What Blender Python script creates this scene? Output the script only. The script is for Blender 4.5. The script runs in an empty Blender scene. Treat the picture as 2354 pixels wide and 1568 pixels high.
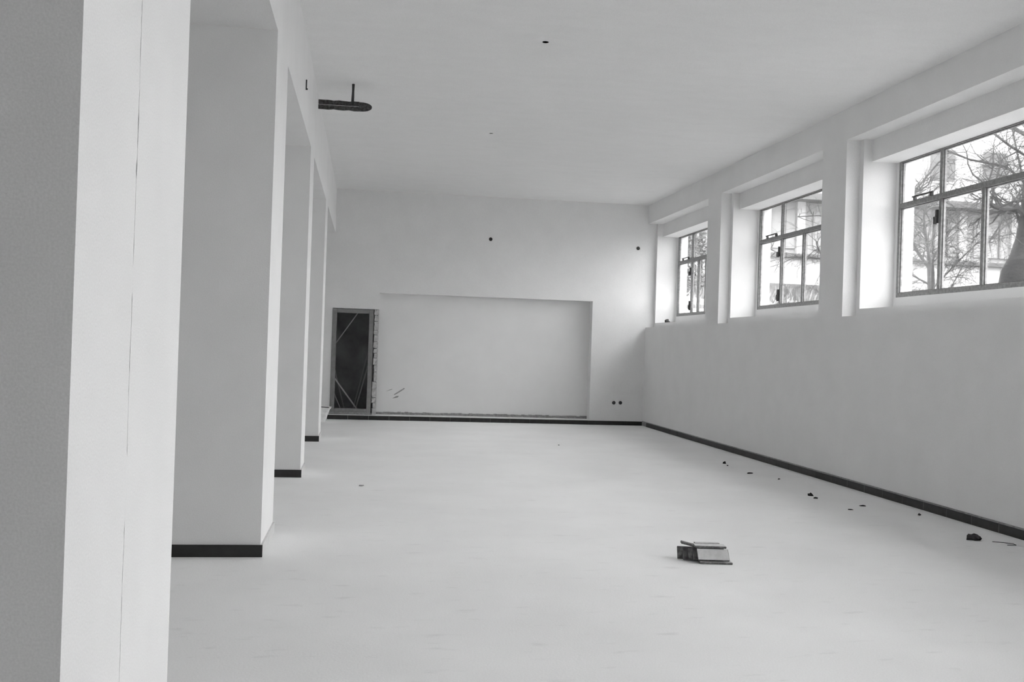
import bpy, bmesh, math, random
from mathutils import Vector, Matrix
random.seed(7)
S = bpy.context.scene
C = S.collection

# ------------------------------------------------------------------ camera
cam_d = bpy.data.cameras.new('camera'); cam = bpy.data.objects.new('camera', cam_d); C.objects.link(cam)
cam_d.sensor_fit = 'HORIZONTAL'; cam_d.sensor_width = 36.0; cam_d.lens = 2271.57 / 2354 * 36
cam_d.clip_start = 0.05; cam_d.clip_end = 400
Fw = Vector((0.14487841, 0.9894248, 0.0069872)); Rt = Vector((0.98890112, -0.14502958, 0.03226447)); Up = Vector((-0.03293662, -0.00223522, 0.99945494))
m = Matrix.Identity(4)
for i in range(3):
    m[i][0] = Rt[i]; m[i][1] = Up[i]; m[i][2] = -Fw[i]
m[0][3], m[1][3], m[2][3] = 0, 0, 1.5
cam.matrix_world = m
S.camera = cam

# ------------------------------------------------------------------ sky, exposure
SKY = 24.0
w = bpy.data.worlds.new('overcast_sky'); S.world = w; w.use_nodes = True
nt = w.node_tree; nt.nodes.clear()
out = nt.nodes.new('ShaderNodeOutputWorld'); bg = nt.nodes.new('ShaderNodeBackground')
tc = nt.nodes.new('ShaderNodeTexCoord'); sx = nt.nodes.new('ShaderNodeSeparateXYZ'); rp = nt.nodes.new('ShaderNodeValToRGB')
rp.color_ramp.elements[0].position = 0.0; rp.color_ramp.elements[0].color = (.33, .33, .33, 1)   # overcast: the zenith three times as bright as the horizon
rp.color_ramp.elements[1].position = 1.0; rp.color_ramp.elements[1].color = (1, 1, 1, 1)
nt.links.new(tc.outputs['Generated'], sx.inputs[0]); nt.links.new(sx.outputs['Z'], rp.inputs[0])
nt.links.new(rp.outputs[0], bg.inputs[0]); bg.inputs[1].default_value = SKY
nt.links.new(bg.outputs[0], out.inputs[0])
S.view_settings.view_transform = 'Standard'; S.view_settings.look = 'None'
S.view_settings.exposure = 0.0; S.view_settings.gamma = 1.0; S.view_settings.use_curve_mapping = False
S.cycles.max_bounces = 16; S.cycles.diffuse_bounces = 14; S.cycles.transparent_max_bounces = 16
S.cycles.sample_clamp_indirect = 8.0

# ------------------------------------------------------------------ materials
def mat(name, g, rough=.85, noise=0.0, scale=20, bump=0.0, bscale=60, stretch=(1, 1, 1), spec=.3, streak=0.0, sscale=3, sstretch=(1, 1, 1), fine=0.0, fscale=260):
    M = bpy.data.materials.new(name); M.use_nodes = True; n = M.node_tree; b = n.nodes['Principled BSDF']
    b.inputs['Base Color'].default_value = (g, g, g, 1); b.inputs['Roughness'].default_value = rough
    b.inputs['Specular IOR Level'].default_value = spec
    t = n.nodes.new('ShaderNodeTexCoord')
    val = None
    def layer(amount, sc, st, detail, sharp=False):
        nonlocal val
        mp = n.nodes.new('ShaderNodeMapping'); mp.inputs['Scale'].default_value = st; n.links.new(t.outputs['Object'], mp.inputs[0])
        no = n.nodes.new('ShaderNodeTexNoise'); no.inputs['Scale'].default_value = sc; no.inputs['Detail'].default_value = detail
        n.links.new(mp.outputs[0], no.inputs['Vector'])
        mr = n.nodes.new('ShaderNodeMapRange')
        if sharp:
            mr.inputs[1].default_value = .62; mr.inputs[2].default_value = .74; mr.inputs[3].default_value = 1; mr.inputs[4].default_value = 1 - amount
        else:
            mr.inputs[1].default_value = .3; mr.inputs[2].default_value = .7; mr.inputs[3].default_value = 1 - amount; mr.inputs[4].default_value = 1 + amount
        n.links.new(no.outputs[0], mr.inputs[0])
        if val is None: val = mr.outputs[0]
        else:
            mm = n.nodes.new('ShaderNodeMath'); mm.operation = 'MULTIPLY'; n.links.new(val, mm.inputs[0]); n.links.new(mr.outputs[0], mm.inputs[1]); val = mm.outputs[0]
    if noise: layer(noise, scale, stretch, 4)
    if fine: layer(fine, fscale, (1, 1, 1), 2)
    if streak: layer(streak, sscale, sstretch, 6, True)
    if val is not None:
        mm = n.nodes.new('ShaderNodeMath'); mm.operation = 'MULTIPLY'; mm.inputs[1].default_value = g; n.links.new(val, mm.inputs[0])
        cb = n.nodes.new('ShaderNodeCombineColor')
        for k in range(3): n.links.new(mm.outputs[0], cb.inputs[k])
        n.links.new(cb.outputs[0], b.inputs['Base Color'])
    if bump:
        no = n.nodes.new('ShaderNodeTexNoise'); no.inputs['Scale'].default_value = bscale; no.inputs['Detail'].default_value = 5
        n.links.new(t.outputs['Object'], no.inputs['Vector'])
        bp = n.nodes.new('ShaderNodeBump'); bp.inputs['Strength'].default_value = bump; bp.inputs['Distance'].default_value = .01
        n.links.new(no.outputs[0], bp.inputs['Height']); n.links.new(bp.outputs[0], b.inputs['Normal'])
    return M
PLASTER = mat('white_plaster', .785, .95, noise=.02, scale=2.5, bump=.10, bscale=90, fine=.05, fscale=170, spec=.1)
CEIL = mat('ceiling_plaster', .82, .95, noise=.015, scale=3, bump=.12, bscale=70, fine=.05, fscale=150, spec=.1, stretch=(1, 2.5, 1))
FLOOR = mat('pale_floor', .85, .6, noise=.03, scale=1.2, bump=.12, bscale=60, fine=.04, fscale=120, spec=.25, streak=.10, sscale=4, sstretch=(1, 3.2, 1))
SKIRT = mat('dark_glazed_tile', .03, .45, noise=.2, scale=12, spec=.25)
PALETILE = mat('glare_pale_tile', .60, .4, noise=.1, scale=20)  # pale colour stands in for window glare on the dark glazed side tiles
BEDDING = mat('tile_bedding_mortar', .30, .95, noise=.25, scale=25, bump=.5)
FRAME = mat('grey_primed_steel', .24, .5, noise=.25, scale=30, spec=.4)
BLACK = mat('blackened_metal', .03, .5, spec=.4)
DOORM = mat('grey_primed_door_frame', .22, .6, noise=.12, scale=12)
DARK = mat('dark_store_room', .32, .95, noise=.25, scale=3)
BOARD = mat('rough_pale_board', .9, .8, noise=.15, scale=8, stretch=(1, 1, .1))
BOARD2 = mat('rough_grey_board', .5, .8, noise=.15, scale=8, stretch=(1, 1, .1))
ROUGHW = mat('broken_plaster', .52, .95, noise=.18, scale=18, bump=.8, bscale=40)
GAP = mat('dark_masonry_gap', .16, .95, noise=.3, scale=20, bump=.6)
TUBM = mat('pale_lime_crusted_tub', .85, .8, noise=.12, scale=14, bump=.3)
TBACK = mat('unglazed_tile_back', .62, .9, noise=.08, scale=30, bump=.2)
DARKT = mat('dark_tile_face', .10, .5, noise=.4, scale=25)
TEDGE = mat('fired_tile_edge', .15, .7, noise=.5, scale=45)
RUST = mat('rusty_steel', .055, .8, noise=.7, scale=40, bump=.6)
DEB = mat('dark_rubble', .05, .95, noise=.5, scale=50, bump=.6)
SMUDGE = mat('brown_scuff', .33, .95, noise=.4, scale=30)
PALE = mat('pale_lath', .7, .8, noise=.08, scale=20)
BARK = mat('dark_bark', .018, .95, noise=.5, scale=9, bump=1, bscale=30)
TWIG = mat('grey_twig', .03, .9, noise=.4, scale=9)
LEAF = mat('evergreen_leaf', .10, .5, noise=.7, scale=4, spec=.5)
GRASS = mat('rough_grass', .17, .95, noise=.4, scale=1.5)
SOIL = mat('grassy_bank', .14, .95, noise=.35, scale=1.2, bump=.5, bscale=5)
FAC = mat('rendered_facade', .27, .9, noise=.05, scale=.8)
FACW = mat('white_facade_band', .40, .9, noise=.04, scale=.8)
FACD = mat('dark_eave', .10, .9, noise=.1, scale=2)
FPANE = mat('house_window_glass', .07, .15, spec=.6)
def glass():
    M = bpy.data.materials.new('clear_window_glass'); M.use_nodes = True; n = M.node_tree; n.nodes.clear()
    o = n.nodes.new('ShaderNodeOutputMaterial'); mx = n.nodes.new('ShaderNodeMixShader'); tr = n.nodes.new('ShaderNodeBsdfTransparent'); gl = n.nodes.new('ShaderNodeBsdfGlossy')
    tr.inputs[0].default_value = (.96, .96, .96, 1); gl.inputs['Roughness'].default_value = .02
    fr = n.nodes.new('ShaderNodeFresnel'); fr.inputs[0].default_value = 1.45
    mm = n.nodes.new('ShaderNodeMath'); mm.operation = 'MULTIPLY'; mm.inputs[1].default_value = .6
    n.links.new(fr.outputs[0], mm.inputs[0]); n.links.new(mm.outputs[0], mx.inputs[0])
    n.links.new(tr.outputs[0], mx.inputs[1]); n.links.new(gl.outputs[0], mx.inputs[2]); n.links.new(mx.outputs[0], o.inputs[0])
    return M
GLASS = glass()

# ------------------------------------------------------------------ helpers
def box(bm, a, b, mi=0):
    x0, y0, z0 = a; x1, y1, z1 = b
    v = [bm.verts.new(p) for p in ((x0, y0, z0), (x1, y0, z0), (x1, y1, z0), (x0, y1, z0), (x0, y0, z1), (x1, y0, z1), (x1, y1, z1), (x0, y1, z1))]
    for f in ((0, 3, 2, 1), (4, 5, 6, 7), (0, 1, 5, 4), (1, 2, 6, 5), (2, 3, 7, 6), (3, 0, 4, 7)):
        bm.faces.new([v[i] for i in f]).material_index = mi
    return v
def tube(bm, pts, rad, n=6, caps=True):
    rings = []
    for i, p in enumerate(pts):
        p = Vector(p)
        d = (Vector(pts[min(i + 1, len(pts) - 1)]) - Vector(pts[max(i - 1, 0)])).normalized()
        s = d.cross(Vector((0, 0, 1)) if abs(d.z) < .9 else Vector((1, 0, 0))).normalized(); t = s.cross(d)
        r = rad[i] if isinstance(rad, (list, tuple)) else rad
        rings.append([bm.verts.new(p + (s * math.cos(6.2832 * k / n) + t * math.sin(6.2832 * k / n)) * r) for k in range(n)])
    for a, b in zip(rings, rings[1:]):
        for k in range(n): bm.faces.new((a[k], a[(k + 1) % n], b[(k + 1) % n], b[k]))
    if caps:
        bm.faces.new(rings[0]); bm.faces.new(rings[-1][::-1])
def mesh(name, bm, *mats, smooth=False):
    bmesh.ops.recalc_face_normals(bm, faces=bm.faces[:])
    me = bpy.data.meshes.new(name); bm.to_mesh(me); bm.free()
    for M in mats: me.materials.append(M)
    if smooth:
        for p in me.polygons: p.use_smooth = True
    return me
def obj(name, bm, M, parent=None, loc=None, smooth=False, bevel=0, rot=None):
    me = bm if isinstance(bm, bpy.types.Mesh) else mesh(name, bm, *(M if isinstance(M, (list, tuple)) else (M,)), smooth=smooth)
    o = bpy.data.objects.new(name, me); C.objects.link(o)
    if parent: o.parent = parent
    if loc is not None: o.location = loc
    if rot is not None: o.rotation_euler = rot
    if bevel:
        b = o.modifiers.new('bevel', 'BEVEL'); b.width = bevel; b.segments = 2; b.limit_method = 'ANGLE'
    return o
def tag(o, label=None, cat=None, group=None, kind=None):
    if label: o['label'] = label
    if cat: o['category'] = cat
    if group: o['group'] = group
    if kind: o['kind'] = kind
    return o
def empty(name, loc, label=None, cat=None, group=None, kind=None, rz=0):
    o = bpy.data.objects.new(name, None); C.objects.link(o); o.location = loc; o.rotation_euler = (0, 0, rz); o.empty_display_size = .1
    return tag(o, label, cat, group, kind)
def boxes(L):
    bm = bmesh.new()
    for a, b in L: box(bm, a, b)
    return bm
def rel(a, b, o): return (tuple(a[i] - o[i] for i in range(3)), tuple(b[i] - o[i] for i in range(3)))

# ------------------------------------------------------------------ room dimensions
XW, H, YB, YN = 5.605, 4.497, 19.556, -3.2
XL = -0.683; ZS = 3.65; XLB = -1.60; XLEFT = -5.5
ZP, ZR, ZSILL = 2.003, 2.098, 2.245
XS, XLI, XF, XO = 5.777, 5.88, 6.20, 6.40
ZBM, ZLI, ZHEAD = 4.12, 3.857, 3.90
BAY = 4.235
piers = [(11.12 + BAY * k, 11.745 + BAY * k) for k in range(-3, 2)]           # near, far edge of each pier

# floor and ceiling
tag(obj('floor', boxes([((XLEFT - .2, YN - .2, -.2), (XO, YB + .25, 0))]), FLOOR), 'pale smooth floor with faint dark streaks running through the empty hall', 'floor', kind='structure')
tag(obj('ceiling', boxes([((XLEFT - .2, YN - .2, H), (XO, YB + .25, H + .25))]), CEIL), 'flat white plastered ceiling over the empty hall', 'ceiling', kind='structure')
# right (window) wall
bm = bmesh.new()
box(bm, (XW, YN, 0), (XO, YB, ZP)); box(bm, (XS, YN, ZP), (XO, YB, ZR)); box(bm, (XF, YN, ZR), (XO, YB, ZSILL))
box(bm, (XW, YN, ZBM), (XO, YB, H)); box(bm, (XLI, YN, ZLI), (XF, YB, ZBM)); box(bm, (XF, YN, ZHEAD), (XO, YB, ZBM))
openings = []
for i, (a, b) in enumerate(piers):
    box(bm, (XW, a, ZP), (XS, b, ZBM)); box(bm, (XS, a - .09, ZR), (XO, b + .09, ZBM)); box(bm, (XF, a - .15, ZSILL), (XO, b + .15, ZHEAD))
    if i: openings.append((piers[i - 1][1] + .15, a - .15))
box(bm, (XS, YN, ZR), (XO, piers[0][0], ZBM)); box(bm, (XS, YB - .09, ZR), (XO, YB, ZBM)); box(bm, (XF, YB - .15, ZSILL), (XO, YB, ZHEAD))
openings.append((piers[-1][1] + .15, YB - .15))
tag(obj('wall_right', bm, PLASTER), 'white plastered window wall with stepped piers, parapet and deep lintels', 'wall', kind='structure')
openings = openings[::-1]
# back wall with niche and door opening
NX0, NX1, NZ0, NZ1 = .213, 4.49, .10, 2.497
DX0, DX1, DZ0, DZ1 = -.685, .108, .15, 2.155
wb = tag(obj('wall_back', boxes([((XLEFT, YB, 0), (DX0, YB + .5, H)), ((DX0, YB, 2.17), (NX0, YB + .5, H)), ((DX0, YB, 0), (NX1, YB + .5, .10)), ((NX0, YB, NZ1), (NX1, YB + .5, H)),
    ((NX1, YB, 0), (XO, YB + .5, H)), ((NX0 - .012, YB + .25, NZ0), (NX1, YB + .5, NZ1))]), PLASTER), 'white end wall with a wide shallow recessed niche', 'wall', kind='structure')
tag(obj('wall_left', boxes([((XLEFT - .2, YN, 0), (XLEFT, YB, H))]), PLASTER), 'white plastered side wall beyond the pillars', 'wall', kind='structure')
tag(obj('unseen_wall_front', boxes([((XLEFT, YN - .2, 0), (XO, YN, H))]), PLASTER), 'unseen white end wall, set close behind the camera to cut light', 'wall', kind='structure')  # unseen wall, placed close to reduce light on the pillar fronts
# the beam over the pillars
tag(obj('trim_1', boxes([((XLB, YN, ZS), (XL, YB, H))]), PLASTER), 'long white plastered beam carried by the row of pillars', 'beam', kind='structure')
# unplastered strip at the foot of the niche, rough masonry pieces beside the door
bm = bmesh.new(); n = 60
for k in range(n):
    x0 = NX0 + (NX1 - NX0) * k / n; x1 = NX0 + (NX1 - NX0) * (k + 1) / n
    box(bm, (x0, YB + .235 - random.random() * .008, .10), (x1, YB + .25, .150 + random.uniform(-.008, .008)))
obj('unplastered_strip', bm, BEDDING, wb)['kind'] = 'stuff'
z = .10
k = 0
while z < 2.16:
    hgt = min(random.uniform(.09, .2), 2.17 - z); x0 = .120 + random.uniform(.0, .03)
    bm = bmesh.new(); v = box(bm, (x0, YB + .0, z + .006), (NX0, YB + .09, z + hgt - .006))
    bmesh.ops.subdivide_edges(bm, edges=bm.edges[:], cuts=2, use_grid_fill=True)
    for q in bm.verts:
        if q.co.x < NX0 - .01: q.co += Vector((random.uniform(-.008, .010), random.uniform(0, .006), random.uniform(-.006, .006)))
    obj('masonry_piece', bm, ROUGHW, wb); z += hgt; k += 1
obj('jamb_backing', boxes([((DX1 + .02, YB + .08, .10), (NX0 - .014, YB + .5, 2.17))]), GAP, wb)
# scuffs on the niche wall
for pts in (((.56, .50), (.66, .57), (.76, .635), (.77, .615), (.67, .545), (.57, .485)), ((.53, .42), (.60, .465), (.66, .475), (.64, .44), (.57, .425)), ((.40, .555), (.47, .59), (.53, .61), (.52, .595), (.46, .575))):
    bm = bmesh.new(); f = bm.faces.new([bm.verts.new((x, YB + .2485, zz)) for x, zz in pts]); ex = bmesh.ops.extrude_face_region(bm, geom=[f])
    bmesh.ops.translate(bm, vec=(0, .0015, 0), verts=[q for q in ex['geom'] if isinstance(q, bmesh.types.BMVert)])
    obj('scuff_mark', bm, SMUDGE, wb)

# ------------------------------------------------------------------ baseboards made of single dark tiles
def skirt_tile(L):
    bm = bmesh.new(); box(bm, (0, 0, 0), (L, .014, .083)); return mesh('skirting_tile', bm, SKIRT)
def tile_run(root, y0, y1, x, pitch, side, height=1):
    me = skirt_tile(pitch - .008); y = y0
    while y + pitch <= y1 + 1e-4:
        o = bpy.data.objects.new('skirting_tile', me); C.objects.link(o); o.parent = root
        o.location = (x - root.location.x + random.uniform(-.001, .001), y - root.location.y, 0); o.rotation_euler = (0, 0, math.pi / 2)
        y += pitch
br = empty('baseboard_right', (XW, 0, 0), 'dark glazed tile skirting along the foot of the window wall', 'baseboard', kind='structure')
tile_run(br, 8.051 - .4 * 27, 19.54, XW, .4, 1)
obj('tile_bedding', boxes([((-.0115, -2.7, .004), (0, YB, .097))]), BEDDING, br)
bb = empty('baseboard_back', (0, YB, 0), 'dark tile skirting along the foot of the end wall', 'baseboard', kind='structure')
x = -.725; me = skirt_tile(.398)
while x < XW - .2:
    L = min(.398, XW - .016 - x)
    o = bpy.data.objects.new('skirting_tile', me if L > .39 else skirt_tile(L)); C.objects.link(o); o.parent = bb; o.location = (x, -.014 - random.uniform(0, .001), 0); x += .4
obj('tile_bedding', boxes([((-.72, -.006, .004), (XW - .02, 0, .092))]), PLASTER, bb)

# ------------------------------------------------------------------ pillars
def pillar_skirt(root, y0, y1):
    # front tiles, running past the corner, and the side tiles, painted pale as window glare
    xs = XL
    first = True
    while xs > XLB + .05:
        x1 = xs + (.014 if first else 0); x0 = max(xs - .6, XLB)
        obj('skirting_tile', boxes([((x0 - XL + .002, -.014, 0), (x1 - XL, 0, .083))]), SKIRT, root); xs -= .6; first = False
    yy = 0
    while yy < y1 - y0 - .05:
        e = min(yy + .4, y1 - y0); obj('skirting_tile', boxes([((0, yy + .001, 0), (.014, e - .002, .083))]), PALETILE, root)['label'] = 'skirting tile coloured pale for window glare'; yy += .4
for (y0, y1, lab) in ((7.015, 7.90, 'white plastered pillar with dark foot tiles, just beyond the big cracked one'), (11.105, 11.755, 'white plastered pillar with dark foot tiles, middle of the three beyond the cracked one'), (15.11, 15.85, 'white plastered pillar with dark foot tiles, farthest and nearest the door')):
    p = empty('pillar', (XL, y0, 0), lab, 'pillar', 'white plastered pillars along the left')
    obj('shaft', boxes([((XLB - XL, 0, 0), (0, y1 - y0, ZS))]), PLASTER, p)
    pillar_skirt(p, y0, y1)
def half_shaft(yn, yf, which, prof):
    bm = bmesh.new(); rows = []
    for (z, g0, g1) in prof:
        ya, yb = (yn, yf + g0) if which == 0 else (yn + g1, yf)
        rows.append([bm.verts.new(q) for q in ((XLB - XL, ya, z), (0, ya, z), (0, yb, z), (XLB - XL, yb, z))])
    for r0, r1 in zip(rows, rows[1:]):
        for k in range(4): bm.faces.new((r0[k], r0[(k + 1) % 4], r1[(k + 1) % 4], r1[k]))
    bm.faces.new(rows[0][::-1]); bm.faces.new(rows[-1])
    return bm
p = empty('pillar', (XL, 2.435, 0), 'big near white pillar split from top to bottom by a dark crack', 'pillar', 'white plastered pillars along the left')
prof = []; zz = 0; wob = 0
while zz < ZS:
    wob += random.uniform(-.0022, .0022); wob *= .93
    op = .0010 + (.0045 if (1.75 < zz < 2.15) else .0024) * (random.random() ** 1.3) * 1.6
    if .95 < zz < 1.15 or 1.62 < zz < 1.70: op = .0003
    prof.append((zz, wob - op, wob + op)); zz += .022
prof.append((ZS, 0, .001))
J = .583
obj('shaft', half_shaft(0, J, 0, prof), PLASTER, p); obj('shaft', half_shaft(J, 1.325, 1, prof), PLASTER, p)
obj('joint_filler', boxes([((XLB - XL + .1, J - .02, 0), (-.006, J + .02, ZS))]), BLACK, p)
pillar_skirt(p, 2.435, 3.76)
for y0 in (-1.6,):
    p = empty('pillar', (XL, y0, 0), 'white plastered pillar behind the camera', 'pillar', 'white plastered pillars along the left')
    obj('shaft', boxes([((XLB - XL, 0, 0), (0, .7, ZS))]), PLASTER, p); pillar_skirt(p, y0, y0 + .7)

# ------------------------------------------------------------------ windows
WLAB = ['small steel window at the far end of the window wall', 'middle steel window in the window wall', 'nearest steel window in view, with a big tree trunk behind it']
for i, (y0, y1) in enumerate(openings):
    W_ = y1 - y0
    r = empty('window_%d' % (i + 1), (XF, y0, ZSILL), WLAB[i] if i < 3 else 'steel window behind the camera', 'window', kind='structure')
    hh = ZHEAD - ZSILL; d0, d1 = 0.0, .05; t = .045
    def B(name, a, b, M=FRAME, parent=None): return obj(name, boxes([(a, b)]), M, parent or r, bevel=.003)
    B('frame_bar', (d0, 0, 0), (d1, t, hh)); B('frame_bar', (d0, W_ - t, 0), (d1, W_, hh))
    B('frame_bar', (d0, t, 0), (d1, W_ - t, .05)); B('frame_bar', (d0, t, hh - t - .01), (d1, W_ - t, hh))
    zt = 1.055
    lo = [W_ - .90, W_ - .90 - .77, .83] if i != 0 else [W_ - .90, W_ - 1.28, W_ - 1.70, .6]
    up = [W_ - .90, .83]
    B('transom', (d0 - .004, t, zt), (d1, W_ - t, zt + .055))
    for q in lo: B('mullion', (d0, q, .05), (d1, q + .05, zt))
    for q in up: B('mullion', (d0, q, zt + .055), (d1, q + .05, hh - t - .01))
    # glazing: a slim casement bar inside the first lights and a pane in every light
    cuts_lo = [t] + sorted(lo) + [W_ - t]; cuts_up = [t] + sorted(up) + [W_ - t]
    for (cuts, za, zb) in ((cuts_lo, .05, zt), (cuts_up, zt + .055, hh - t - .01)):
        for k in range(len(cuts) - 1):
            a = cuts[k] + (0 if k == 0 else .05); b = cuts[k + 1]
            pn = B('pane', (.030, a + .006, za + .006), (.034, b - .006, zb - .006), GLASS); pn.modifiers.clear()
            bm = boxes([((.022, a, za), (.045, a + .012, zb)), ((.022, b - .012, za), (.045, b, zb)), ((.022, a + .012, za), (.045, b - .012, za + .012)), ((.022, a + .012, zb - .012), (.045, b - .012, zb))])
            obj('glazing_bead', bm, FRAME, r)
    # stay bar on the transom, latch and hinge on the first mullion
    q0 = W_ - .90
    obj('stay_bar', boxes([((-.03, q0 + .14, zt + .085), (-.015, q0 + .56, zt + .100)), ((-.03, q0 + .50, zt + .05), (0, q0 + .53, zt + .085)), ((-.03, q0 + .16, zt + .05), (0, q0 + .19, zt + .085))]), BLACK, r)
    obj('latch', boxes([((-.022, q0 + .05, zt - .27), (0, q0 + .08, zt - .12)), ((-.045, q0 + .055, zt - .28), (-.018, q0 + .08, zt - .20))]), BLACK, r)
    if i != 2: obj('latch', boxes([((-.022, q0 + .045, .10), (0, q0 + .085, .28)), ((-.04, q0 + .05, .12), (-.018, q0 + .075, .20))]), BLACK, r)

# ------------------------------------------------------------------ door frame and the dark store behind it
dr = empty('door_1', (DX0, YB, DZ0), 'narrow grey door frame without a leaf in the end wall', 'door', kind='structure')
Wd, Hd = DX1 - DX0, DZ1 - DZ0
obj('door_jamb', boxes([((0, -.012, 0), (.085, .10, Hd))]), DOORM, dr, bevel=.006)
obj('door_jamb', boxes([((Wd - .085, -.012, 0), (Wd, .10, Hd))]), DOORM, dr, bevel=.006)
obj('door_head', boxes([((.085, -.012, Hd - .075), (Wd - .085, .10, Hd))]), DOORM, dr, bevel=.006)
obj('door_sill', boxes([((.085, -.012, 0), (Wd - .085, .10, .065))]), DOORM, dr, bevel=.006)
obj('sill_bedding', boxes([((-.02, .0, -.055), (Wd, .09, 0))]), BEDDING, dr)
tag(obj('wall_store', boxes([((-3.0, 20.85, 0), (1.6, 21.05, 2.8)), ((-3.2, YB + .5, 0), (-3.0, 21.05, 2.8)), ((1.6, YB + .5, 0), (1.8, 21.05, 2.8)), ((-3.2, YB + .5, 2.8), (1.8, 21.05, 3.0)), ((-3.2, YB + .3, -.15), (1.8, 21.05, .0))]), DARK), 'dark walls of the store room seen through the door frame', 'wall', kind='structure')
def plank(p0, p1, y0, y1, wd, th, M, label):
    a = Vector((p0[0], y0, p0[1])); b = Vector((p1[0], y1, p1[1])); d = (b - a); L = d.length
    bm = boxes([((-wd / 2, -th / 2, 0), (wd / 2, th / 2, L))])
    o = obj('plank', bm, M); o.matrix_world = Matrix.Translation(a) @ d.to_track_quat('Z', 'Y').to_matrix().to_4x4()
    return tag(o, label, 'plank', 'planks in the store room')
def ext(p, q, z0):  # extend the line q->p down to height z0
    t = (z0 - p[1]) / (q[1] - p[1]); return (p[0] + (q[0] - p[0]) * t, z0)
plank(ext((-.611, 1.508), (-.204, 2.113), .01), (.1, 2.56), 20.3, 20.3, .028, .02, BOARD, 'thin pale batten slanting across the top of the dark doorway')
plank(ext((-.166, .162), (-.639, .785), .012), (-1.5, 1.92), 20.3, 20.3, .06, .025, BOARD, 'bright board leaning left at the bottom of the doorway')
plank(ext((-.184, .179), (.009, .962), .012), (.16, 1.57), 20.45, 20.5, .05, .022, BOARD2, 'dull grey board leaning right behind the door jamb, outermost of two')
plank(ext((-.236, .178), (-.038, 1.049), .012), (.10, 1.65), 20.62, 20.6, .022, .02, BOARD2, 'thin dull lath leaning right, beside the wider grey board')
plank(ext((-.428, .174), (-.566, .681), .012), (-.85, 1.72), 20.42, 20.5, .028, .02, BOARD2, 'dull lath leaning steeply left behind the bright board')
plank(ext((-.488, .172), (-.619, .46), .012), (-1.1, 1.51), 20.15, 20.2, .016, .02, BOARD2, 'thinnest lath in the lower left corner of the doorway')
plank((-.56, .012), (-.96, .95), 20.08, 20.12, .012, .02, BOARD2, 'short lath at the left foot of the doorway, left of all the others')

# ------------------------------------------------------------------ small fittings on walls, ceiling and beam
def cup(name, loc, r, axis, label, cat, group=None, bolt=False, M=BLACK, rim=.006):
    root = empty(name, loc, label, cat, group)
    bm = bmesh.new(); n = 20; prof = [(r, 0), (r, -rim), (r * .8, -rim - .001), (r * .74, -.002), (0.0001, -.001)]
    rings = [[bm.verts.new((math.cos(6.2832 * k / n) * a, b, math.sin(6.2832 * k / n) * a)) for k in range(n)] for a, b in prof]
    for a, b in zip(rings, rings[1:]):
        for k in range(n): bm.faces.new((a[k], a[(k + 1) % n], b[(k + 1) % n], b[k]))
    bm.faces.new(rings[0]); o = obj('box_rim', bm, M, root)
    if bolt:
        bm = bmesh.new(); tube(bm, [(0, -.001, 0), (0, -.010, 0)], r * .2, 8); obj('contact', bm, DOORM, root)
    if axis == 'Z': root.rotation_euler = (-math.pi / 2, 0, 0)
    return root
cup('junction_box', (2.368, YB, 3.653), .036, 'Y', 'small round black box high in the middle of the end wall', 'junction box', bolt=False)
cup('junction_box', (5.40, YB, 3.612), .036, 'Y', 'small round black box high on the end wall beside the far window', 'junction box', bolt=True)
cup('socket_box', (4.992, YB, .453), .036, 'Y', 'left one of the paired low round socket boxes right of the niche', 'socket', 'low socket boxes', bolt=True)
cup('socket_box', (5.129, YB, .456), .036, 'Y', 'right one of the paired low round socket boxes right of the niche', 'socket', 'low socket boxes')
cup('ceiling_outlet', (1.627, 9.5, H), .032, 'Z', 'small dark round outlet in the ceiling near the top of the picture', 'outlet', bolt=True)
cup('ceiling_outlet', (1.623, 13.75, H), .028, 'Z', 'faint pale round outlet in the ceiling, farther one', 'outlet', M=DOORM, rim=.003)
br_ = empty('hanging_bracket', (XL, 11.62, 4.245), 'rusty slotted steel bracket hung from the ceiling beside the beam', 'bracket')
bm = bmesh.new()
Lb = .50
pts_top = [(0, 0, .028), (.2, 0, .029), (.38, 0, .029), (.47, 0, .031)]
# two parallel bars joined by a rounded end
for s in (1, -1):
    prev = None
    for k in range(9):
        x = .035 + (Lb - .035) * k / 8; o1 = .052 - (.006 if k in (3, 6) else 0) + random.uniform(-.002, .002); i1 = .006
        ring = [bm.verts.new(q) for q in ((x, -.02, s * o1), (x, .02, s * o1), (x, .02, s * i1), (x, -.02, s * i1))]
        if prev:
            for j in range(4): bm.faces.new((prev[j], prev[(j + 1) % 4], ring[(j + 1) % 4], ring[j]))
        else: bm.faces.new(ring)
        prev = ring
    bm.faces.new(prev[::-1])
obj('bar', bm, RUST, br_)
bm = bmesh.new(); n = 14; fr = []; bk = []
out_ = [(Lb, -.052)] + [(Lb + .148 * math.sin(math.pi * k / n) ** .8, -.052 * math.cos(math.pi * k / n)) for k in range(1, n)] + [(Lb, .052)]
f0 = bm.faces.new([bm.verts.new((x, -.02, z)) for x, z in out_]); ex = bmesh.ops.extrude_face_region(bm, geom=[f0])
bmesh.ops.translate(bm, vec=(0, .04, 0), verts=[q for q in ex['geom'] if isinstance(q, bmesh.types.BMVert)])
obj('rounded_end', bm, RUST, br_, bevel=.006)
bm = bmesh.new(); tube(bm, [(.422, -.028, -.0), (.425, -.028, .10), (.426, -.026, .17), (.427, -.026, H - 4.245)], [.017, .016, .013, .016], 8)
obj('hanger_rod', bm, BLACK, br_)
tag(obj('wall_hook', boxes([((0, -.006, -.05), (.012, .006, .05)), ((.010, -.004, -.05), (.02, .004, -.035))]), BLACK, loc=(XL, 9.937, 4.03)), 'thin black upright hook on the face of the beam', 'hook')

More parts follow.
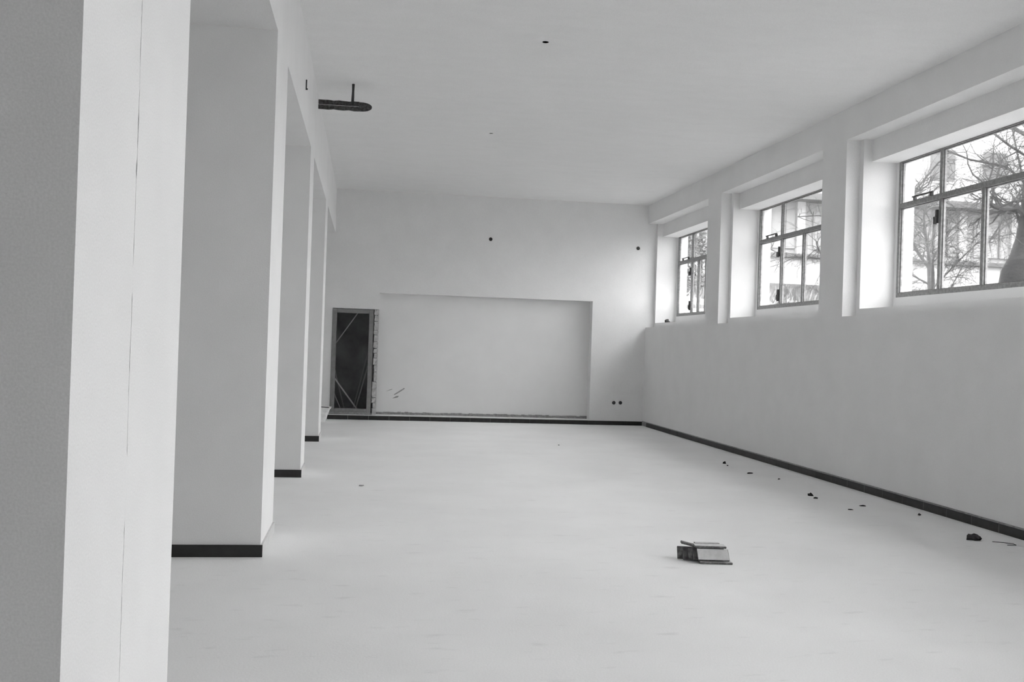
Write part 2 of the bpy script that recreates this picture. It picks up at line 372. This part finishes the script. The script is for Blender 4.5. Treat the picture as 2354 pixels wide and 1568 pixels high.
# ------------------------------------------------------------------ loose things on the floor and the sill
# mortar tub by the end wall
def frustum_tub():
    bm = bmesh.new(); n = 4; rim = []
    def ring(hx, hy, z, r=.05):
        pts = []
        for cx, cy, a0 in ((hx - r, hy - r, 0), (-hx + r, hy - r, 90), (-hx + r, -hy + r, 180), (hx - r, -hy + r, 270)):
            for k in range(5):
                a = math.radians(a0 + 22.5 * k); pts.append(bm.verts.new((cx + r * math.cos(a), cy + r * math.sin(a), z)))
        return pts
    R = [ring(.30, .2, 0), ring(.345, .23, .14), ring(.385, .26, .245), ring(.40, .275, .25), ring(.40, .275, .265), ring(.37, .245, .265), ring(.335, .21, .15), ring(.29, .18, .03)]
    for a, b in zip(R, R[1:]):
        for k in range(len(a)): bm.faces.new((a[k], a[(k + 1) % len(a)], b[(k + 1) % len(b)], b[k]))
    bm.faces.new(R[0][::-1]); bm.faces.new(R[-1])
    return bm
tb = empty('mortar_tub', (-1.035, 19.0, 0), 'pale flared mortar tub on the floor left of the door, half hidden by a pillar', 'tub')
obj('tub_body', frustum_tub(), TUBM, tb, smooth=False)
bm = bmesh.new(); tube(bm, [(-.34, .0, .258), (-.2, 0, .271), (.2, 0, .271), (.36, 0, .260)], .008, 6); obj('crossbar', bm, BLACK, tb)
# loose skirting tiles
def loose_tile(): 
    bm = bmesh.new(); v = box(bm, (0, 0, 0), (.228, .098, .016))
    for f in bm.faces: f.material_index = 1
    bm.normal_update()
    me = mesh('loose_tile', bm, TBACK, TEDGE)
    for pl in me.polygons: pl.material_index = 0 if abs(pl.normal.z) > .9 else 1
    return me
LT = loose_tile()
LD = LT.copy(); LD.materials[0] = DARKT; LM = LT.copy(); LM.materials[0] = TEDGE
def put(x, y, z, rx, rz, label, ry=0, sx=1.0, sy=1.0, me=None):
    o = bpy.data.objects.new('loose_tile', me or LT); C.objects.link(o); o.location = (x, y, z); o.rotation_euler = (rx, ry, rz); o.scale = (sx, sy, 1)
    bv = o.modifiers.new('bevel', 'BEVEL'); bv.width = .003; bv.segments = 1
    return tag(o, label, 'tile', 'pile of loose tiles on the floor')
D = math.radians
put(2.402, 6.79, .0005, 0, D(-7.5), 'loose tile lying flat on the floor at the front of the pile', sx=1.03)
lean = D(44)
labs = ['loose tile leaning back at the front of the pile, its pale face showing', 'second leaning tile of the pile, behind the front face', 'third leaning tile of the pile counted from the front', 'fourth leaning tile of the pile counted from the front', 'rearmost leaning tile of the pile, its end at the far left']
xsq = [2.393, 2.37, 2.345, 2.318, 2.288]
ysq = [6.812, 6.842, 6.877, 6.915, 6.958]
for k in range(5):
    put(xsq[k], ysq[k], .0175 if k < 3 else .001, lean + D((0, 1, 2, 5, 8)[k]), D(-7.5 - k * 1.2), labs[k], me=(LT, LD, LM, LD, LM)[k])
put(2.388, 6.868, .0995, D(0), D(-8), 'tile lying flat on top of the pile at its front')
put(2.425, 6.975, .099, D(1), D(-6), 'broken tile lying flat on top at the back of the pile', sx=.8, sy=.45)
put(2.305, 6.93, .118, D(0), D(-10), 'tilted broken tile on top of the left end of the pile', ry=D(13), sx=.42, sy=.5, me=LD)
# rubble along the window wall
def lump(x, y, z, sx, sy, sz, label, M=DEB, name='rubble_lump', cat='rubble', jag=.35, sub=2, group='bits of rubble by the window wall'):
    bm = bmesh.new(); bmesh.ops.create_icosphere(bm, subdivisions=sub, radius=1)
    for v in bm.verts:
        v.co *= 1 + random.uniform(-jag, jag)
        v.co.x *= sx; v.co.y *= sy; v.co.z = max(v.co.z * sz, -sz * .55)
    mz = min(v.co.z for v in bm.verts)
    for v in bm.verts: v.co.z -= mz
    return tag(obj(name, bm, M, loc=(x, y, z)), label, cat, group)
lump(5.138, 7.72, 0, .06, .045, .035, 'largest dark clod on the floor under the nearest window', jag=.45)
lump(4.922, 13.05, 0, .022, .02, .02, 'small dark bit of rubble farthest along the window wall')
lump(4.872, 12.80, 0, .012, .014, .007, 'tiny crumb just in front of the farthest dark bit')
lump(4.86, 11.99, 0, .04, .02, .01, 'flat dark chip between the farthest bit and the paired bits')
lump(5.028, 11.47, 0, .016, .012, .008, 'tiny faint chip close to the wall beyond the paired bits')
lump(4.81, 10.14, 0, .03, .025, .022, 'upper one of the paired dark bits on the shaded floor')
lump(4.78, 9.95, 0, .022, .02, .01, 'lower one of the paired dark bits on the shaded floor')
lump(5.055, 9.46, 0, .035, .018, .009, 'flat dark chip nearer the wall than its neighbour')
lump(4.806, 9.23, 0, .025, .016, .006, 'flat dark chip on the edge of the shaded floor')
lump(5.362, 8.93, 0, .013, .016, .012, 'small dark bit lying close to the skirting')
lump(-.01, 10.5, 0, .022, .02, .008, 'small grey crumb alone on the open floor right of the pillars', M=BEDDING, group='bits of rubble on the open floor')
lump(3.02, 15.2, 0, .012, .012, .006, 'tiny dark crumb on the open floor before the niche', group='bits of rubble on the open floor')
bm = bmesh.new(); tube(bm, [(5.24, 7.62, .006), (5.30, 7.56, .01), (5.37, 7.53, .006), (5.36, 7.48, .005), (5.28, 7.48, .005)], .003, 5)
tag(obj('wire_scrap', bm, DEB), 'thin curled dark scrap beside the largest clod', 'wire')
lump(5.885, 19.0, ZR, .045, .05, .045, 'dark clod sitting on the sill of the far window', group='bits on the far sill')
lt = tag(obj('wooden_lath', boxes([((-.11, -.02, 0), (.11, .02, .014))]), PALE, loc=(6.03, 18.86, ZR), rot=(0, 0, D(-4))), 'short pale lath lying on the sill of the far window', 'lath')

# ------------------------------------------------------------------ outside: bank, house, trees
def gz(x, y): return 1.55 + max(0, y - 8) * .086 if y < 38 else 4.13
bm = bmesh.new(); nx, ny = 30, 46; G = []
for j in range(ny + 1):
    row = []
    for i in range(nx + 1):
        x = XO + .02 + (55 - XO) * (i / nx) ** 1.5; y = -30 + 85 * j / ny
        row.append(bm.verts.new((x, y, gz(x, y) + (random.uniform(-.05, .05) if i > 1 else 0))))
    G.append(row)
for j in range(ny):
    for i in range(nx): bm.faces.new((G[j][i], G[j][i + 1], G[j + 1][i + 1], G[j + 1][i]))
tag(obj('ground', bm, SOIL), 'grassy bank rising outside the windows', 'ground', kind='structure')
bm = bmesh.new()
for k in range(9000):
    x = random.uniform(8, 22); y = random.uniform(14, 37.5)
    if y / x < 1.25: continue
    z = gz(x, y); h = random.uniform(.12, .34); a = random.uniform(0, 6.28); c, s = math.cos(a) * .035, math.sin(a) * .035; lx, ly = random.uniform(-.15, .15), random.uniform(-.15, .15)
    v = [bm.verts.new(q) for q in ((x - c, y - s, z), (x + c, y + s, z), (x + lx, y + ly, z + h))]
    bm.faces.new(v)
tag(obj('rough_grass', bm, GRASS), 'tufts of rough grass on the bank outside the windows', 'grass', kind='stuff')

hs = empty('opposite_house', (7, 38, 3.9), 'long pale house with a dark eave and white base across the garden', 'building')
def HB(name, a, b, M, parent=hs): return obj(name, boxes([rel(a, b, (7, 38, 3.9))]), M, parent)
HB('base_wall', (7, 38, 3.9), (34, 46, 5.52), FACW)
HB('ledge', (7, 37.78, 5.52), (34, 46, 5.68), FACD)
HB('lower_wall', (7, 38.12, 5.68), (34, 46, 7.80), FAC)
HB('eave', (7, 37.2, 7.80), (34, 46, 8.06), FACD)
HB('upper_wall', (7, 38.0, 8.06), (34, 46, 12.6), FACW)
HB('cornice', (7, 37.5, 12.6), (34, 46.2, 12.9), FACW)
HB('base_foot', (7, 37.9, 3.9), (34, 38, 4.45), FACD)
x = 7.6
while x < 33:
    HB('pilaster', (x, 37.92, 5.68), (x + .34, 38.12, 7.80), FACW)
    HB('tall_window', (x + .75, 38.05, 5.9), (x + 2.35, 38.14, 7.45), FAC)
    for q in (x + 1.25, x + 1.85): HB('window_bar', (q, 38.0, 5.9), (q + .06, 38.06, 7.45), FACD)
    HB('upper_window', (x + .9, 37.95, 8.9), (x + 2.2, 38.02, 10.4), FAC)
    wn = HB('upper_pane', (x + 1.0, 37.93, 9.0), (x + 2.1, 37.96, 10.3), FPANE)
    HB('downpipe', (x + .05, 37.85, 8.7), (x + .17, 37.97, 10.3), FACD) if int(x) % 2 else None
    x += 2.37

# branching plants
def grow(bm, p, d, L, r, depth, spread=.55, gravity=.0, kink=.22, nseg=5, child=3, n=5):
    pts = [p.copy()]; rad = [r]; q = p.copy(); dd = d.normalized(); nodes = []
    for k in range(nseg):
        dd = (dd + Vector((random.gauss(0, kink), random.gauss(0, kink), random.gauss(0, kink) + gravity))).normalized()
        q = q + dd * L / nseg; pts.append(q.copy()); rad.append(max(r * (1 - .75 * (k + 1) / nseg), .0022)); nodes.append((q.copy(), dd.copy(), rad[-1]))
    tube(bm, pts, rad, n if r > .012 else 4 if r > .005 else 3, caps=False)
    if depth > 0:
        for j in range(child):
            a, b, rr = random.choice(nodes[:-1])
            side = Vector((random.gauss(0, 1), random.gauss(0, 1), random.gauss(0, .8))).normalized()
            grow(bm, a, (b + side * spread * 1.8).normalized(), L * random.uniform(.45, .75), max(rr * .7, .003), depth - 1, spread, gravity, kink, nseg, child, n)
def V(*a): return Vector(a)
# shrub-like fruit tree in the near window
t1 = empty('bare_tree', (9.72, 16, gz(9.72, 16)), 'bare forked small tree in the left part of the nearest window', 'tree', 'bare trees outside')
o_ = V(9.80, 16, gz(9.8, 16))
bm = bmesh.new()
tube(bm, [V(0, 0, -.1), V(-.01, 0, .35), V(-.03, 0, .75), V(-.05, 0, .98)], [.075, .068, .062, .058], 8); obj('trunk', bm, BARK, t1)
random.seed(11); bm = bmesh.new()
for (path, r) in ((((-.04, 0, .85), (-.22, .1, 1.15), (-.42, .15, 1.55), (-.50, .1, 1.95)), .032), (((-.05, 0, .95), (-.18, -.1, 1.3), (-.26, -.1, 1.75), (-.20, -.15, 2.15)), .032), (((-.05, 0, .9), (.10, .1, 1.15), (.45, .2, 1.6), (.7, .2, 1.85)), .022), (((-.05, 0, .6), (-.3, .1, .75), (-.5, .2, 1.05), (-.62, .2, 1.4)), .02), (((-.02, 0, .5), (.3, -.1, .9), (.8, .0, 1.35), (1.2, .1, 1.5)), .016), (((0, 0, .3), (.35, 0, .55), (.7, .1, 1.1)), .012), (((0, 0, .45), (-.2, 0, .35), (-.55, .1, .55)), .016)):
    P = [V(*q) for q in path]; tube(bm, P, [r, r * .8, r * .6, r * .4][:len(P)], 6, caps=False)
    for k in range(len(P) - 1):
        for j in range(8):
            a = P[k].lerp(P[k + 1], random.random()); dr_ = (P[k + 1] - P[k]).normalized()
            grow(bm, a, dr_ + V(random.gauss(0, .8), random.gauss(0, .5), random.gauss(.1, .7)), random.uniform(.3, .85), r * .32, 2, child=3, nseg=4)
for j in range(55):   # dense low tangle at the left foot
    a = V(random.uniform(-.62, .05), random.uniform(-.2, .3), random.uniform(.02, .3)); grow(bm, a, V(random.gauss(0, 1), random.gauss(0, .5), random.gauss(.8, .6)), random.uniform(.3, .7), .008, 1, nseg=4)
tag(obj('branches', bm, TWIG, t1), kind='stuff')
# big leaning trunk at the right of the near window
o2 = V(8.92, 12.5, gz(8.9, 12.5))
t2 = empty('old_tree', o2, 'thick dark leaning tree trunk at the right edge of the nearest window', 'tree', 'bare trees outside')
bm = bmesh.new(); tube(bm, [V(-.02, 0, -.15), V(-.01, 0, .3), V(.02, 0, .62), V(.02, 0, .8), V(.10, 0, 1.0), V(.16, 0, 1.3), V(.20, 0, 1.7), V(.22, .0, 2.4), V(.20, 0, 3.2)], [.36, .32, .31, .28, .25, .22, .2, .18, .14], 14)
for v in bm.verts: v.co += v.co.normalized() * random.uniform(-.012, .012)
obj('trunk', bm, BARK, t2, smooth=True)
random.seed(5); bm = bmesh.new()
Z0 = o2.z
def W2L(x, y, z): return V(x, y, z) - o2
mains = [([W2L(9.05, 12.5, 3.50), W2L(8.82, 12.5, 3.66), W2L(8.62, 12.5, 3.62), W2L(8.47, 12.5, 3.66), W2L(8.36, 12.5, 3.76), W2L(8.30, 12.5, 4.0)], .045),
         ([W2L(9.1, 12.5, 3.9), W2L(8.7, 12.6, 4.25), W2L(8.3, 12.8, 4.35), W2L(7.9, 13, 4.55)], .02),
         ([W2L(9.1, 12.5, 4.3), W2L(8.6, 12.4, 4.5), W2L(8.1, 12.3, 4.75)], .02),
         ([W2L(9.1, 12.5, 4.6), W2L(8.7, 12.9, 5.0), W2L(8.2, 13.2, 5.1)], .03),
         ([W2L(9.15, 12.5, 4.4), W2L(9.9, 12.7, 5.1), W2L(10.6, 13.1, 5.6)], .05),
         ([W2L(9.15, 12.5, 4.6), W2L(9.3, 12.2, 5.6), W2L(9.2, 11.9, 6.6)], .05)]
for P, r in mains:
    tube(bm, P, [max(r * (1 - .13 * k), .006) for k in range(len(P))], 7, caps=False)
    for k in range(len(P) - 1):
        for j in range(5): grow(bm, P[k].lerp(P[k + 1], random.random()), V(random.gauss(-.2, .9), random.gauss(0, .6), random.gauss(.3, .8)), random.uniform(.3, 1.0), r * .3, 2, child=3, nseg=5)
tag(obj('branches', bm, TWIG, t2), kind='stuff')
# straight prop-like stem crossing the top of the near window and a further tree
def tree(x, y, hgt, label, seed, r=.1, lean=(0, 0), extra=(), kidL=1.6, nk=16, up=.6, M=TWIG):
    random.seed(seed); z = gz(x, y); t = empty('bare_tree', (x, y, z), label, 'tree', 'bare trees outside')
    bm = bmesh.new(); P = [V(lean[0] * k / 6 + random.gauss(0, .03) * (k > 0), lean[1] * k / 6, hgt * k / 6 - (.1 if k == 0 else 0)) for k in range(7)]
    tube(bm, P, [r * (1 - .13 * k) for k in range(7)], 8); obj('trunk', bm, BARK, t)
    bm = bmesh.new()
    for k in range(nk):
        a = random.uniform(.18, 1) * 6; i = min(int(a), 5); p_ = P[i].lerp(P[i + 1], a - i); an = random.uniform(0, 6.28)
        grow(bm, p_, V(math.cos(an), math.sin(an), up * random.uniform(.3, 1.6)), kidL * random.uniform(.6, 1.1), r * .32, 2, child=5, nseg=5)
    for P2, r2 in extra:
        Q = [V(*q) - V(x, y, z) for q in P2]; tube(bm, Q, [max(r2 * (1 - .2 * k), .006) for k in range(len(Q))], 6, caps=False)
        for k in range(len(Q) - 1):
            for j in range(4): grow(bm, Q[k].lerp(Q[k + 1], random.random()), V(random.gauss(-.3, .8), random.gauss(0, .5), random.gauss(.3, .7)), random.uniform(.3, .9), r2 * .35, 2, child=3, nseg=5)
    tag(obj('branches', bm, M, t), kind='stuff'); return t
tree(11.2, 20, 4.4, 'bare tree whose long low branch reaches across the middle window', 21, .12, extra=[([(11.2, 20, 3.9), (10.3, 20, 3.75), (9.6, 20, 3.62), (9.2, 20, 3.66), (8.75, 20, 3.62), (8.35, 20, 3.82)], .035), ([(11.2, 20, 3.7), (10.0, 20, 4.4), (9.5, 20, 4.55), (9.0, 20, 4.5)], .022), ([(9.6, 20, 3.62), (9.45, 20, 3.95), (9.65, 20, 4.3)], .02)], nk=10)
tree(17.3, 23, 6.0, 'tall bare tree farther off, twigs in the top right of the nearest window', 33, .07, nk=18, kidL=2.6, lean=(-1.0, 0))
tree(14.7, 19.5, 5.2, 'slanting bare tree behind the small forked one', 44, .045, nk=12, kidL=1.6, lean=(-1.2, .3))
# evergreen by the far window
random.seed(3)
def evergreen(x, y, hgt, rad, label):
    z = gz(x, y); t = empty('evergreen_shrub', (x, y, z), label, 'shrub', 'evergreens outside the far window')
    bm = bmesh.new(); tube(bm, [V(0, 0, -.1), V(0, 0, hgt * .5), V(.05, 0, hgt * .95)], [.08, .05, .01], 7)
    for k in range(40):
        h = random.uniform(.05, .9) * hgt; a = random.uniform(0, 6.28); rr = rad * random.uniform(.5, .95)
        tube(bm, [V(0, 0, h), V(math.cos(a) * rr * .5, math.sin(a) * rr * .5, h + .1), V(math.cos(a) * rr, math.sin(a) * rr, h + .05)], [.015, .01, .004], 4, caps=False)
    obj('stems', bm, TWIG, t)
    bm = bmesh.new()
    for k in range(2600):
        h = random.uniform(.0, 1) ; rr = rad * (1 - .45 * h) * math.sqrt(random.random()) ; a = random.uniform(0, 6.28)
        c = V(math.cos(a) * rr, math.sin(a) * rr, .05 + h * hgt); d = V(random.gauss(0, 1), random.gauss(0, 1), random.gauss(-.2, .8)).normalized(); s = d.cross(V(random.gauss(0, 1), random.gauss(0, 1), random.gauss(0, 1))).normalized()
        L = random.uniform(.07, .15); wd = L * .28; up = d.cross(s) * wd * .4
        v = [bm.verts.new(q) for q in (c, c + d * L * .5 + s * wd + up, c + d * L, c + d * L * .5 - s * wd + up)]; bm.faces.new((v[0], v[1], v[2])); bm.faces.new((v[0], v[2], v[3]))
    tag(obj('foliage', bm, LEAF, t), kind='stuff')
evergreen(8.55, 26.0, 4.2, .75, 'dark leafy shrub filling the left lights of the far window')
evergreen(9.35, 27.2, 4.6, .8, 'dark leafy shrub filling the right lights of the far window')
evergreen(7.75, 25.2, 3.4, .6, 'lower leafy shrub close to the wall beyond the far window')
# low bushes at the foot of the house, seen at the bottom of the middle window
random.seed(9)
bm = bmesh.new()
for k in range(700):
    x = random.uniform(9.5, 17.5); y = random.uniform(23, 36); p_ = V(x, y, gz(x, y))
    if not (1.9 < y / x < 2.7): continue
    grow(bm, p_, V(random.gauss(0, .5), random.gauss(0, .5), 1), random.uniform(.2, .45), .009, 1, nseg=3, child=4)
tag(obj('low_brush', bm, TWIG), 'low dry brush on the bank seen at the bottom of the middle window', 'brush', kind='stuff')
